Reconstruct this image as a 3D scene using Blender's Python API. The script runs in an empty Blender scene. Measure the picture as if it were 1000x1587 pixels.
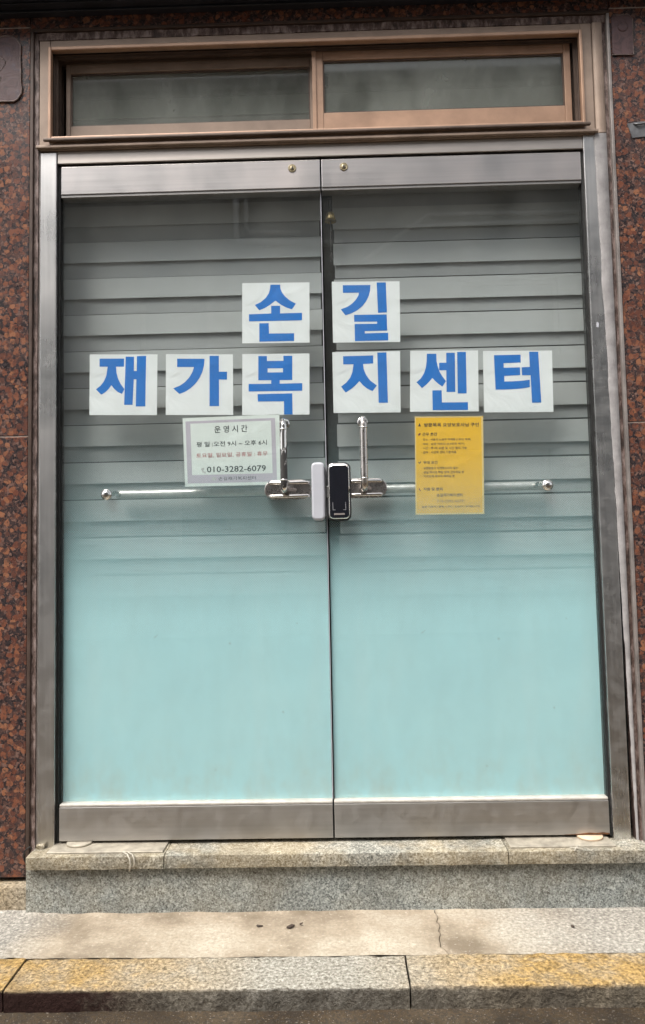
import bpy, bmesh, math, random
from mathutils import Vector, Matrix, noise as mnoise
random.seed(7)
scene = bpy.context.scene
rad = math.radians

# ------------------------------------------------------------------ camera
cam = bpy.data.objects.new('camera', bpy.data.cameras.new('camera'))
scene.collection.objects.link(cam)
cam.data.sensor_fit = 'HORIZONTAL'; cam.data.sensor_width = 36.0; cam.data.lens = 41.4
cam.data.clip_start = 0.05; cam.data.clip_end = 500
YAW, PITCH, ROLL = 0.01836, 0.06493, -0.01973
fw = Vector((-math.sin(YAW)*math.cos(PITCH), math.cos(YAW)*math.cos(PITCH), math.sin(PITCH)))
rt = Vector((math.cos(YAW), math.sin(YAW), 0)); up = rt.cross(fw)
r2 = math.cos(ROLL)*rt + math.sin(ROLL)*up; u2 = -math.sin(ROLL)*rt + math.cos(ROLL)*up
M = Matrix((r2, u2, -fw)).transposed().to_4x4(); M.translation = Vector((0.8245, -2.194, 0.8031))
cam.matrix_world = M
scene.camera = cam

# ------------------------------------------------------------------ sky, sun, exposure
world = bpy.data.worlds.new('World'); scene.world = world; world.use_nodes = True
wn = world.node_tree.nodes; wl = world.node_tree.links
for n in list(wn): wn.remove(n)
SUN_EL, SUN_AZ = 60.0, 222.0          # azimuth clockwise from +Y: the sun stands behind the camera, a little left
sky = wn.new('ShaderNodeTexSky'); sky.sky_type = 'NISHITA'; sky.sun_disc = False
sky.sun_elevation = rad(SUN_EL); sky.sun_rotation = rad(SUN_AZ)
sky.air_density = 1.0; sky.dust_density = 4.0; sky.ozone_density = 1.0
hs = wn.new('ShaderNodeHueSaturation'); hs.inputs['Saturation'].default_value = 0.22
bg = wn.new('ShaderNodeBackground'); bg.inputs['Strength'].default_value = 0.13
wo = wn.new('ShaderNodeOutputWorld')
wl.new(sky.outputs[0], hs.inputs['Color']); wl.new(hs.outputs[0], bg.inputs['Color']); wl.new(bg.outputs[0], wo.inputs['Surface'])
sun = bpy.data.objects.new('sun', bpy.data.lights.new('sun', 'SUN')); scene.collection.objects.link(sun)
sun.data.energy = 1.5; sun.data.angle = rad(30); sun.data.color = (1.0, 0.95, 0.88)
sd = Vector((math.sin(rad(SUN_AZ))*math.cos(rad(SUN_EL)), math.cos(rad(SUN_AZ))*math.cos(rad(SUN_EL)), math.sin(rad(SUN_EL))))
sun.rotation_euler = sd.to_track_quat('Z', 'Y').to_euler()
vs = scene.view_settings; vs.view_transform = 'Standard'; vs.look = 'None'; vs.gamma = 1.0; vs.use_curve_mapping = False
vs.exposure = 1.22
scene.cycles.transparent_max_bounces = 24; scene.cycles.max_bounces = 6; scene.cycles.diffuse_bounces = 3; scene.cycles.glossy_bounces = 3
scene.cycles.use_adaptive_sampling = True; scene.cycles.adaptive_threshold = 0.02
scene.cycles.use_denoising = True

# ------------------------------------------------------------------ material helpers
class NT:
    def __init__(s, name):
        s.m = bpy.data.materials.new(name); s.m.use_nodes = True
        s.t = s.m.node_tree; s.p = s.t.nodes['Principled BSDF']; s.out = s.t.nodes['Material Output']
        s.tc = s.t.nodes.new('ShaderNodeTexCoord')
        s.co = s.tc.outputs['Object']
    def n(s, kind, **kw):
        x = s.t.nodes.new(kind)
        for k, v in kw.items(): setattr(x, k, v)
        return x
    def set(s, sock, v):
        if isinstance(v, bpy.types.NodeSocket): s.t.links.new(v, sock)
        elif isinstance(v, (tuple, list)) and len(v) == 3 and sock.type == 'RGBA': sock.default_value = (*v, 1)
        else: sock.default_value = v
    def noise(s, scale, detail=4, rough=0.55, vec=None, dist=0.0):
        x = s.n('ShaderNodeTexNoise'); s.set(x.inputs['Vector'], vec or s.co)
        x.inputs['Scale'].default_value = scale; x.inputs['Detail'].default_value = detail
        x.inputs['Roughness'].default_value = rough; x.inputs['Distortion'].default_value = dist
        return x.outputs['Fac']
    def noisec(s, scale, detail=2, vec=None):
        x = s.n('ShaderNodeTexNoise'); s.set(x.inputs['Vector'], vec or s.co)
        x.inputs['Scale'].default_value = scale; x.inputs['Detail'].default_value = detail
        return x.outputs['Color']
    def vor(s, scale, vec=None, feature='F1', rnd=1.0):
        x = s.n('ShaderNodeTexVoronoi', feature=feature); s.set(x.inputs['Vector'], vec or s.co)
        x.inputs['Scale'].default_value = scale; x.inputs['Randomness'].default_value = rnd
        return x.outputs['Distance'], x.outputs.get('Color')
    def ramp(s, fac, stops, interp='LINEAR'):
        x = s.n('ShaderNodeValToRGB'); x.color_ramp.interpolation = interp
        e = x.color_ramp.elements
        while len(e) < len(stops): e.new(0.5)
        for i, (p, c) in enumerate(stops):
            e[i].position = p
            e[i].color = (c, c, c, 1) if isinstance(c, (int, float)) else (*c, 1)
        s.set(x.inputs['Fac'], fac); return x.outputs['Color']
    def mix(s, fac, a, b, blend='MIX'):
        x = s.n('ShaderNodeMix', data_type='RGBA', blend_type=blend)
        s.set(x.inputs[0], fac); s.set(x.inputs[6], a); s.set(x.inputs[7], b); return x.outputs[2]
    def math(s, op, a, b=0.0, c=None, clamp=False):
        x = s.n('ShaderNodeMath', operation=op, use_clamp=clamp)
        s.set(x.inputs[0], a); s.set(x.inputs[1], b)
        if c is not None: s.set(x.inputs[2], c)
        return x.outputs[0]
    def mapr(s, v, a, b, c=0.0, d=1.0):
        x = s.n('ShaderNodeMapRange'); s.set(x.inputs[0], v)
        for i, q in enumerate((a, b, c, d)): x.inputs[i+1].default_value = q
        return x.outputs[0]
    def xyz(s, vec=None):
        x = s.n('ShaderNodeSeparateXYZ'); s.set(x.inputs[0], vec or s.co); return x.outputs
    def vmath(s, op, a, b):
        x = s.n('ShaderNodeVectorMath', operation=op); s.set(x.inputs[0], a); s.set(x.inputs[1], b); return x.outputs[0]
    def scaled(s, v):
        return s.vmath('MULTIPLY', s.co, v)
    def rnd(s):
        return s.n('ShaderNodeObjectInfo').outputs['Random']
    def shifted(s):
        c = s.n('ShaderNodeCombineXYZ'); r = s.math('MULTIPLY', s.rnd(), 37.0)
        for i in range(3): s.set(c.inputs[i], r)
        return s.vmath('ADD', s.co, c.outputs[0])
    def bump(s, h, strength=0.3, dist=0.002):
        x = s.n('ShaderNodeBump'); x.inputs['Strength'].default_value = strength; x.inputs['Distance'].default_value = dist
        s.set(x.inputs['Height'], h); s.t.links.new(x.outputs[0], s.p.inputs['Normal']); return x.outputs[0]
    def done(s, col=None, rough=None, metal=None, spec=None):
        if col is not None: s.set(s.p.inputs['Base Color'], col)
        if rough is not None: s.set(s.p.inputs['Roughness'], rough)
        if metal is not None: s.set(s.p.inputs['Metallic'], metal)
        if spec is not None: s.set(s.p.inputs['Specular IOR Level'], spec)
        return s.m

MAT = {}
def m_granite_brown():
    s = NT('brown_granite'); v0 = s.shifted()
    v = s.vmath('ADD', v0, s.vmath('MULTIPLY', s.vmath('SUBTRACT', s.noisec(60, 3, v0), (0.5, 0.5, 0.5)), (0.016, 0.016, 0.016)))
    d, c = s.vor(56, v); cs = s.xyz(c)
    d2, c2 = s.vor(150, v); c2s = s.xyz(c2)
    blob = s.ramp(s.math('ADD', s.math('MULTIPLY', d, 0.9), s.math('MULTIPLY', s.noise(95, 3, 0.6, v0), 0.35)), [(0.60, 1.0), (0.68, 0.0)])
    orange = s.ramp(cs[0], [(0.0, (0.070, 0.035, 0.028)), (0.35, (0.140, 0.050, 0.032)), (0.7, (0.205, 0.076, 0.042)), (1.0, (0.30, 0.130, 0.068))])
    orange = s.mix(s.ramp(c2s[0], [(0.55, 0.0), (0.95, 0.75)]), orange, (0.045, 0.028, 0.026))
    matrix = s.ramp(c2s[1], [(0.0, (0.014, 0.013, 0.015)), (0.45, (0.034, 0.026, 0.027)), (0.75, (0.090, 0.046, 0.037)), (1.0, (0.20, 0.12, 0.095))])
    col = s.mix(blob, matrix, orange)
    col = s.mix(s.ramp(s.noise(330, 2, 0.5, v0), [(0.62, 0.0), (0.68, 0.6)]), col, (0.22, 0.16, 0.14))
    big = s.noise(5, 4, 0.6, v0)
    col = s.mix(s.ramp(big, [(0.35, 0.0), (0.75, 0.14)]), col, (0.085, 0.050, 0.044))
    s.bump(s.noise(300, 2), 0.05, 0.0006)
    return s.done(col, s.ramp(s.noise(14, 5, 0.6, v0), [(0.3, 0.20), (0.75, 0.50)]), 0.0, 0.28)
MAT['granite'] = m_granite_brown()

def m_grey_granite(name, tint=(1, 1, 1), stain=0.0, dirt=0.3, rough_bump=0.5, vary=True):
    s = NT(name); v = s.shifted() if vary else s.co
    d, c = s.vor(150, s.vmath('ADD', v, s.vmath('MULTIPLY', s.noisec(120, 2, v), (0.008, 0.008, 0.008))))
    cc = s.xyz(c)[0]
    col = s.ramp(cc, [(0.0, (0.055, 0.056, 0.055)), (0.22, (0.14, 0.145, 0.14)), (0.5, (0.27, 0.28, 0.27)), (0.75, (0.40, 0.405, 0.39)), (1.0, (0.62, 0.61, 0.58))])
    col = s.mix(0.55, col, s.ramp(s.noise(210, 3, 0.7, v), [(0.36, (0.04, 0.042, 0.042)), (0.5, (0.29, 0.295, 0.285)), (0.64, (0.68, 0.67, 0.64))]))
    col = s.mix(1.0, col, tint, 'MULTIPLY')
    if stain > 0:
        y = s.ramp(s.math('ADD', s.noise(2.6, 4, 0.6, s.co), s.math('MULTIPLY', s.noise(22, 3, 0.6), 0.25)), [(0.55, 0.0), (0.72, stain)])
        col = s.mix(y, col, s.mix(0.6, col, (0.62, 0.40, 0.11)))
    dd = s.ramp(s.noise(7, 6, 0.65, v), [(0.42, 0.0), (0.72, dirt)])
    col = s.mix(dd, col, (0.085, 0.075, 0.058))
    s.bump(s.math('ADD', s.noise(160, 4, 0.7), s.math('MULTIPLY', d, 0.6)), rough_bump, 0.004)
    return s.done(col, 0.82, 0.0, 0.3)
MAT['riser'] = m_grey_granite('grey_granite_riser', (0.80, 0.84, 0.82), 0.12, 0.4, 0.35)
MAT['sill'] = m_grey_granite('worn_granite_sill', (0.92, 0.89, 0.80), 0.32, 0.6, 0.5)

def m_kerb():
    s = NT('kerb_granite'); v = s.co; o = s.xyz()
    n1 = s.noise(120, 4, 0.72, v); n2 = s.noise(60, 4, 0.6, v)
    col = s.ramp(n1, [(0.32, (0.10, 0.085, 0.062)), (0.45, (0.255, 0.235, 0.195)), (0.57, (0.41, 0.385, 0.33)), (0.70, (0.62, 0.585, 0.52))])
    # worn yellow paint at both ends of the kerb
    xa = s.mapr(s.math('ABSOLUTE', s.math('SUBTRACT', o[0], 0.74)), 0.10, 0.50, 0.0, 1.0)
    y = s.math('MULTIPLY', xa, s.ramp(s.math('ADD', s.math('MULTIPLY', n2, 0.25), s.math('MULTIPLY', s.noise(6, 4, 0.6, v), 0.75)), [(0.36, 0.35), (0.54, 1.0)]))
    y = s.math('MULTIPLY', y, s.mapr(o[2], -0.185, -0.172, 0.35, 1.0))
    col = s.mix(s.math('MULTIPLY', y, 0.85), col, s.mix(1.0, col, (1.05, 0.68, 0.20), 'MULTIPLY'))
    # splash grime on the upright face, rust at the left end
    g = s.math('MULTIPLY', s.mapr(o[2], -0.182, -0.176, 1.0, 0.0), s.ramp(s.noise(16, 5, 0.7, s.scaled((1, 1, 0.5))), [(0.30, 0.95), (0.66, 0.60)]))
    col = s.mix(g, col, (0.045, 0.037, 0.028))
    r = s.math('MULTIPLY', s.mapr(s.math('ADD', o[0], s.math('MULTIPLY', n2, 0.25)), 0.34, 0.54, 1.0, 0.0), s.mapr(o[2], -0.182, -0.174, 1.0, 0.0))
    col = s.mix(r, col, (0.020, 0.0068, 0.0046))
    s.bump(s.math('ADD', n1, s.math('MULTIPLY', n2, 0.8)), 0.75, 0.006)
    return s.done(col, 0.85, 0.0, 0.25)
MAT['kerb'] = m_kerb()

def m_concrete():
    s = NT('cream_concrete'); o = s.xyz()
    n = s.noise(5, 6, 0.62); n2 = s.noise(110, 4, 0.7)
    col = s.ramp(n, [(0.34, (0.19, 0.15, 0.105)), (0.5, (0.35, 0.29, 0.215)), (0.66, (0.46, 0.405, 0.32))])
    col = s.mix(s.ramp(n2, [(0.36, 0.5), (0.52, 0.0)]), col, (0.22, 0.18, 0.135))
    col = s.mix(s.ramp(n2, [(0.58, 0.0), (0.74, 0.55)]), col, (0.64, 0.59, 0.51))
    edge = s.math('MAXIMUM', s.mapr(s.math('ADD', o[0], s.math('MULTIPLY', n, 0.18)), 0.02, 0.17, 1.0, 0.0), s.mapr(s.math('ADD', o[0], s.math('MULTIPLY', n, 0.3)), 1.32, 1.62, 0.0, 0.9))
    grey = s.ramp(n2, [(0.34, (0.12, 0.115, 0.105)), (0.5, (0.27, 0.26, 0.235)), (0.68, (0.54, 0.51, 0.45))])
    col = s.mix(s.math('MULTIPLY', edge, 0.85), col, grey)
    sp = s.ramp(s.noise(34, 3, 0.5), [(0.74, 0.0), (0.80, 0.8)])
    col = s.mix(sp, col, (0.14, 0.11, 0.085))
    s.bump(s.math('ADD', s.noise(70, 5, 0.7), s.math('MULTIPLY', n2, 0.5)), 0.45, 0.004)
    return s.done(col, 0.88, 0.0, 0.25)
MAT['concrete'] = m_concrete()

def m_asphalt():
    s = NT('damp_asphalt'); o = s.xyz()
    n = s.noise(4, 6, 0.65); n2 = s.noise(150, 3, 0.7)
    col = s.ramp(n, [(0.32, (0.015, 0.011, 0.008)), (0.5, (0.052, 0.034, 0.016)), (0.7, (0.095, 0.070, 0.042))])
    col = s.mix(s.ramp(n2, [(0.40, 0.75), (0.55, 0.0)]), col, (0.028, 0.023, 0.019))
    col = s.mix(s.ramp(s.noise(240, 2, 0.5), [(0.64, 0.0), (0.74, 0.8)]), col, (0.34, 0.30, 0.25))
    s.bump(n2, 0.6, 0.006)
    return s.done(col, s.ramp(n, [(0.35, 0.45), (0.6, 0.8)]), 0.0, 0.4)
MAT['asphalt'] = m_asphalt()

def m_steel(name, base=(0.60, 0.585, 0.57), r0=0.24, r1=0.42, dust=0.15, vertical=True, smear=0.35, warm=(0.50, 0.40, 0.36)):
    s = NT(name); v = s.scaled((120, 120, 2) if vertical else (2, 120, 120))
    br = s.noise(1.0, 3, 0.6, v)
    blot = s.noise(3.2, 5, 0.6, s.vmath('MULTIPLY', s.shifted(), (2.2, 1, 1) if not vertical else (1, 1, 1)))
    col = s.mix(s.ramp(blot, [(0.35, 0.0), (0.7, smear)]), base, warm)
    col = s.mix(s.ramp(br, [(0.30, 0.22), (0.70, 0.0)]), col, tuple(x*0.55 for x in base))
    col = s.mix(s.ramp(s.noise(26, 5, 0.7), [(0.55, 0.0), (0.85, dust)]), col, (0.30, 0.27, 0.24))
    rough = s.math('ADD', s.ramp(blot, [(0.3, r0), (0.75, r1)]), s.math('MULTIPLY', br, 0.08))
    s.bump(br, 0.012, 0.0006)
    return s.done(col, rough, s.ramp(s.noise(26, 5, 0.7), [(0.45, 1.0), (0.8, 1.0-dust*1.4)]))
MAT['steel_post'] = m_steel('steel_post', (0.66, 0.655, 0.64), 0.20, 0.34, 0.15, True, 0.15)
MAT['steel_rail'] = m_steel('steel_rail', (0.50, 0.48, 0.47), 0.26, 0.36, 0.12, False, 0.25)
MAT['steel_dull'] = m_steel('steel_dull', (0.50, 0.485, 0.47), 0.38, 0.48, 0.22, False, 0.12, (0.42, 0.37, 0.33))
MAT['steel_header'] = m_steel('steel_header', (0.54, 0.49, 0.445), 0.30, 0.40, 0.15, False, 0.2, (0.46, 0.42, 0.385))
def simple(name, col, rough=0.5, metal=0.0, var=0.12, scale=30, spec=0.4, bump=0.0):
    s = NT(name); n = s.noise(scale, 5, 0.65)
    dark = tuple(c*(1-var*2) for c in col); lite = tuple(min(1, c*(1+var)) for c in col)
    c = s.ramp(n, [(0.3, dark), (0.7, lite)])
    if bump: s.bump(s.noise(scale*3, 4, 0.6), bump, 0.002)
    return s.done(c, s.ramp(n, [(0.3, max(0.03, rough-0.06)), (0.75, min(1, rough+0.08))]), metal, spec)
MAT['chrome'] = simple('polished_steel', (0.72, 0.70, 0.67), 0.12, 1.0, 0.05, 60)
MAT['bar'] = simple('dulled_bar_steel', (0.74, 0.72, 0.69), 0.2, 0.35, 0.08, 40, 0.6)
MAT['satin'] = simple('satin_steel', (0.56, 0.52, 0.49), 0.28, 1.0, 0.08, 40)
def m_peel():
    s = NT('steel_with_peeling_film'); n = s.noise(26, 4, 0.7, s.scaled((1.2, 1.2, 0.6)), 0.6)
    k = s.ramp(n, [(0.50, 0.0), (0.53, 1.0)])
    col = s.mix(k, (0.68, 0.66, 0.63), (0.050, 0.047, 0.045))
    s.bump(k, 0.5, 0.001)
    return s.done(col, s.mix(k, (0.13,)*3, (0.5,)*3), s.math('SUBTRACT', 1.0, s.math('MULTIPLY', k, 0.8)))
MAT['peel'] = m_peel()
MAT['black_gap'] = simple('black_rubber', (0.016, 0.016, 0.016), 0.6)
MAT['bronze'] = simple('bronze_aluminium', (0.44, 0.275, 0.185), 0.40, 0.25, 0.12, 9, 0.5)
MAT['bronze_frame'] = simple('dusty_bronze_frame', (0.33, 0.245, 0.19), 0.50, 0.2, 0.15, 8, 0.4)
MAT['bronze_dark'] = simple('dark_bronze_track', (0.125, 0.088, 0.068), 0.5, 0.2, 0.15, 12)
MAT['bronze_strip'] = simple('brown_edge_strip', (0.085, 0.056, 0.044), 0.5, 0.2, 0.2, 18)
MAT['pale_strip'] = simple('pale_edge_strip', (0.30, 0.265, 0.245), 0.45, 0.3, 0.2, 14)
MAT['lip'] = simple('pale_bottom_lip', (0.56, 0.53, 0.48), 0.5, 0.2, 0.1, 40)  # lip of the bottom rail, paler than the top rail's
MAT['lip_top'] = simple('top_rail_lip', (0.30, 0.29, 0.28), 0.45, 0.6, 0.03, 5)
MAT['sealant'] = simple('grey_sealant', (0.36, 0.34, 0.335), 0.55, 0.0, 0.15, 22, 0.35, 0.5)
def m_mottle():
    s = NT('mottled_sealant'); n = s.noise(36, 5, 0.75, s.scaled((1.5, 1, 0.55)))
    c = s.ramp(n, [(0.34, (0.030, 0.020, 0.018)), (0.47, (0.10, 0.062, 0.050)), (0.58, (0.24, 0.175, 0.155)), (0.7, (0.33, 0.27, 0.25))])
    s.bump(n, 0.8, 0.004); return s.done(c, 0.6)
MAT['mottle'] = m_mottle()
MAT['wood_disc'] = simple('pivot_cap', (0.62, 0.47, 0.33), 0.5, 0.0, 0.1, 40)
MAT['plate'] = simple('dusty_cover_plate', (0.40, 0.36, 0.29), 0.55, 0.3, 0.2, 30, 0.4, 0.25)
MAT['brass'] = simple('aged_brass', (0.26, 0.19, 0.075), 0.38, 0.35, 0.25, 60)
MAT['pale_brass'] = simple('pale_brass', (0.42, 0.35, 0.22), 0.35, 0.5, 0.15, 90)
MAT['cord'] = simple('dark_cord', (0.030, 0.028, 0.026), 0.7)
MAT['white_cord'] = simple('dirty_white_cord', (0.50, 0.46, 0.38), 0.7)
MAT['white_plastic'] = simple('grey_white_plastic', (0.52, 0.53, 0.575), 0.35, 0.0, 0.03, 10)
MAT['black_gloss'] = simple('black_glass_panel', (0.010, 0.011, 0.016), 0.09, 0.0, 0.1, 10, 0.6)
MAT['black_plastic'] = simple('black_plastic', (0.022, 0.022, 0.024), 0.35, 0.0, 0.1, 30)
MAT['print_grey'] = simple('grey_print', (0.42, 0.42, 0.44), 0.4)
MAT['soffit'] = simple('dark_painted_metal', (0.020, 0.022, 0.030), 0.5, 0.0, 0.2, 6)
MAT['mortar'] = simple('pale_joint_mortar', (0.42, 0.34, 0.29), 0.8, 0.0, 0.25, 60)
def m_residue():
    s = NT('glue_residue'); n = s.noise(24, 6, 0.7, None, 1.2)
    c = s.ramp(n, [(0.3, (0.040, 0.026, 0.030)), (0.5, (0.105, 0.060, 0.058)), (0.64, (0.085, 0.060, 0.070)), (0.75, (0.20, 0.15, 0.15))])
    s.bump(n, 0.5, 0.003); return s.done(c, 0.5, 0.0, 0.3)
MAT['residue'] = m_residue()
MAT['residue_rim'] = simple('residue_rim', (0.20, 0.145, 0.125), 0.5, 0.0, 0.4, 60)
MAT['tag'] = simple('dull_metal_tag', (0.17, 0.17, 0.175), 0.45, 0.4, 0.2, 40)
MAT['leaf'] = simple('dry_leaf_scrap', (0.060, 0.042, 0.032), 0.7)
MAT['room'] = simple('dim_room_plaster', (0.12, 0.12, 0.12), 0.8)
MAT['facade'] = simple('grey_render_facade', (0.33, 0.325, 0.31), 0.85, 0.0, 0.2, 1.5, 0.2, 0.3)
MAT['facade_b'] = simple('white_facade', (0.72, 0.71, 0.68), 0.85, 0.0, 0.2, 1.5, 0.2, 0.3)
MAT['pipe_white'] = simple('white_pipe', (0.80, 0.80, 0.78), 0.4)
MAT['window_dark'] = simple('dark_window_glass', (0.03, 0.035, 0.04), 0.08, 0.0, 0.1, 2, 0.6)
MAT['tile_roof'] = simple('grey_coping', (0.20, 0.19, 0.18), 0.8)

def m_glass(name, tint, rough=0.0, d0=0.0, d1=0.045, dcol=(0.6, 0.6, 0.56)):
    s = NT(name); t = s.t
    tr = s.n('ShaderNodeBsdfTransparent'); tr.inputs[0].default_value = (*tint, 1)
    gl = s.n('ShaderNodeBsdfGlossy'); gl.inputs['Color'].default_value = (1, 1, 1, 1)
    gl.inputs['Roughness'].default_value = rough+0.012
    lw = s.n('ShaderNodeLayerWeight'); lw.inputs['Blend'].default_value = 0.5
    fres = s.math('MULTIPLY_ADD', s.math('POWER', lw.outputs['Facing'], 5.0), 0.9, 0.04)
    mx = s.n('ShaderNodeMixShader'); s.set(mx.inputs[0], fres); t.links.new(tr.outputs[0], mx.inputs[1]); t.links.new(gl.outputs[0], mx.inputs[2])
    # thin uneven dust film
    df = s.n('ShaderNodeBsdfDiffuse'); df.inputs[0].default_value = (*dcol, 1)
    m2 = s.n('ShaderNodeMixShader'); s.set(m2.inputs[0], s.ramp(s.noise(5, 4, 0.7, s.scaled((1, 1, 0.5))), [(0.35, d0), (0.8, d1)]))
    t.links.new(mx.outputs[0], m2.inputs[1]); t.links.new(df.outputs[0], m2.inputs[2])
    t.links.new(m2.outputs[0], s.out.inputs['Surface']); t.nodes.remove(s.p); return s.m
MAT['glass'] = m_glass('clear_door_glass', (0.962, 0.974, 0.970))
MAT['glass_transom'] = m_glass('dusty_transom_glass', (0.86, 0.88, 0.85), 0.02, 0.14, 0.55, (0.37, 0.385, 0.35))

def m_film():
    # blue-green film whose halftone dots thin out upwards
    s = NT('frosted_dot_film'); t = s.t; o = s.xyz()
    P = 2*math.pi/0.0052
    a = s.math('COSINE', s.math('MULTIPLY', s.math('ADD', o[0], o[2]), P*0.7071))
    b = s.math('COSINE', s.math('MULTIPLY', s.math('SUBTRACT', o[0], o[2]), P*0.7071))
    v = s.math('MULTIPLY_ADD', s.math('ADD', a, b), 0.25, 0.5)
    zz = s.math('ADD', o[2], s.math('MULTIPLY', s.math('SUBTRACT', s.noise(3, 0), 0.5), 0.05))
    cov = s.ramp(s.mapr(zz, 0.55, 1.45), [(0.0, 1.0), (0.09, 0.97), (0.19, 0.82), (0.29, 0.57), (0.39, 0.35), (0.50, 0.19), (0.64, 0.07), (0.82, 0.0)])
    k = s.math('ADD', s.math('MULTIPLY', s.math('SUBTRACT', cov, v), 3.0), 0.5, None, True)
    k = s.math('MULTIPLY_ADD', k, 0.14, s.math('MULTIPLY', cov, 0.86))
    df = s.n('ShaderNodeBsdfDiffuse')
    col = s.ramp(s.noise(1.6, 3, 0.62), [(0.3, (0.485, 0.775, 0.82)), (0.7, (0.545, 0.84, 0.87))])
    # wiping marks, drip lines, specks and splash dirt above the bottom rail
    col = s.mix(s.ramp(s.noise(1.0, 3, 0.65, s.scaled((9, 1, 1.2)), 0.4), [(0.52, 0.0), (0.78, 0.16)]), col, (0.70, 0.86, 0.86))
    col = s.mix(s.ramp(s.noise(45, 2, 0.4), [(0.79, 0.0), (0.815, 0.4)]), col, (0.28, 0.36, 0.35))
    sp = s.math('MULTIPLY', s.mapr(o[2], 0.10, 0.30, 1.0, 0.0), s.ramp(s.noise(11, 4, 0.7, s.scaled((1, 1, 0.6))), [(0.42, 0.0), (0.75, 0.55)]))
    col = s.mix(sp, col, (0.50, 0.52, 0.44))
    s.set(df.inputs[0], col)
    tr = s.n('ShaderNodeBsdfTransparent'); tl = s.n('ShaderNodeBsdfTranslucent'); s.set(tl.inputs[0], col)
    ds = s.n('ShaderNodeMixShader'); ds.inputs[0].default_value = 0.06; t.links.new(df.outputs[0], ds.inputs[1]); t.links.new(tl.outputs[0], ds.inputs[2])
    mx = s.n('ShaderNodeMixShader'); s.set(mx.inputs[0], k); t.links.new(tr.outputs[0], mx.inputs[1]); t.links.new(ds.outputs[0], mx.inputs[2])
    t.links.new(mx.outputs[0], s.out.inputs['Surface']); t.nodes.remove(s.p); return s.m
MAT['film'] = m_film()
def m_fabric(name, col, alpha=0.0):
    s = NT(name); t = s.t
    big = s.noise(2.5, 2, 0.6, s.scaled((0.5, 1, 2)))
    c = s.mix(s.math('MULTIPLY', big, 0.5), col, tuple(x*0.72 for x in col))
    df = s.n('ShaderNodeBsdfDiffuse'); s.set(df.inputs[0], c)
    if alpha:
        tr = s.n('ShaderNodeBsdfTransparent'); mx = s.n('ShaderNodeMixShader'); mx.inputs[0].default_value = 1-alpha
        t.links.new(tr.outputs[0], mx.inputs[1]); t.links.new(df.outputs[0], mx.inputs[2]); t.links.new(mx.outputs[0], s.out.inputs['Surface'])
    else: t.links.new(df.outputs[0], s.out.inputs['Surface'])
    t.nodes.remove(s.p); return s.m
MAT['blind'] = m_fabric('grey_blind_fabric', (0.53, 0.55, 0.545))
MAT['blind_sheer'] = m_fabric('sheer_blind_fabric', (0.48, 0.498, 0.495), 0.14)
def m_paper(name, col, crease=0.05):
    s = NT(name); n = s.noise(9, 5, 0.6)
    c = s.mix(s.ramp(n, [(0.4, 0.0), (0.75, crease*2)]), col, tuple(x*0.8 for x in col))
    s.bump(s.noise(9, 3, 0.5, None, 0.8), 0.6, 0.008); return s.done(c, 0.6, 0.0, 0.2)
MAT['paper'] = m_paper('white_paper', (0.90, 0.925, 0.925))
MAT['paper_mint'] = m_paper('pale_notice_paper', (0.82, 0.87, 0.83))
MAT['lilac'] = m_paper('lilac_print', (0.58, 0.53, 0.60))
MAT['yellow'] = m_paper('yellow_paper', (0.94, 0.55, 0.012), 0.03)
MAT['yellow_edge'] = m_paper('pale_yellow_edge', (0.88, 0.66, 0.26), 0.03)
MAT['blue_print'] = m_paper('blue_letter_print', (0.012, 0.195, 0.64), 0.03)
MAT['ink'] = simple('black_ink', (0.03, 0.04, 0.045), 0.7)
MAT['ink_red'] = simple('red_ink', (0.62, 0.20, 0.20), 0.7)
MAT['ink_faint'] = simple('faint_ink', (0.60, 0.60, 0.58), 0.7)
MAT['ink_brown'] = simple('dark_print_on_yellow', (0.10, 0.062, 0.012), 0.7)
MAT['ink_brown_faint'] = simple('faint_print_on_yellow', (0.48, 0.30, 0.06), 0.7)
MAT['ink_crimson'] = simple('crimson_print', (0.22, 0.02, 0.01), 0.7)

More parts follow.
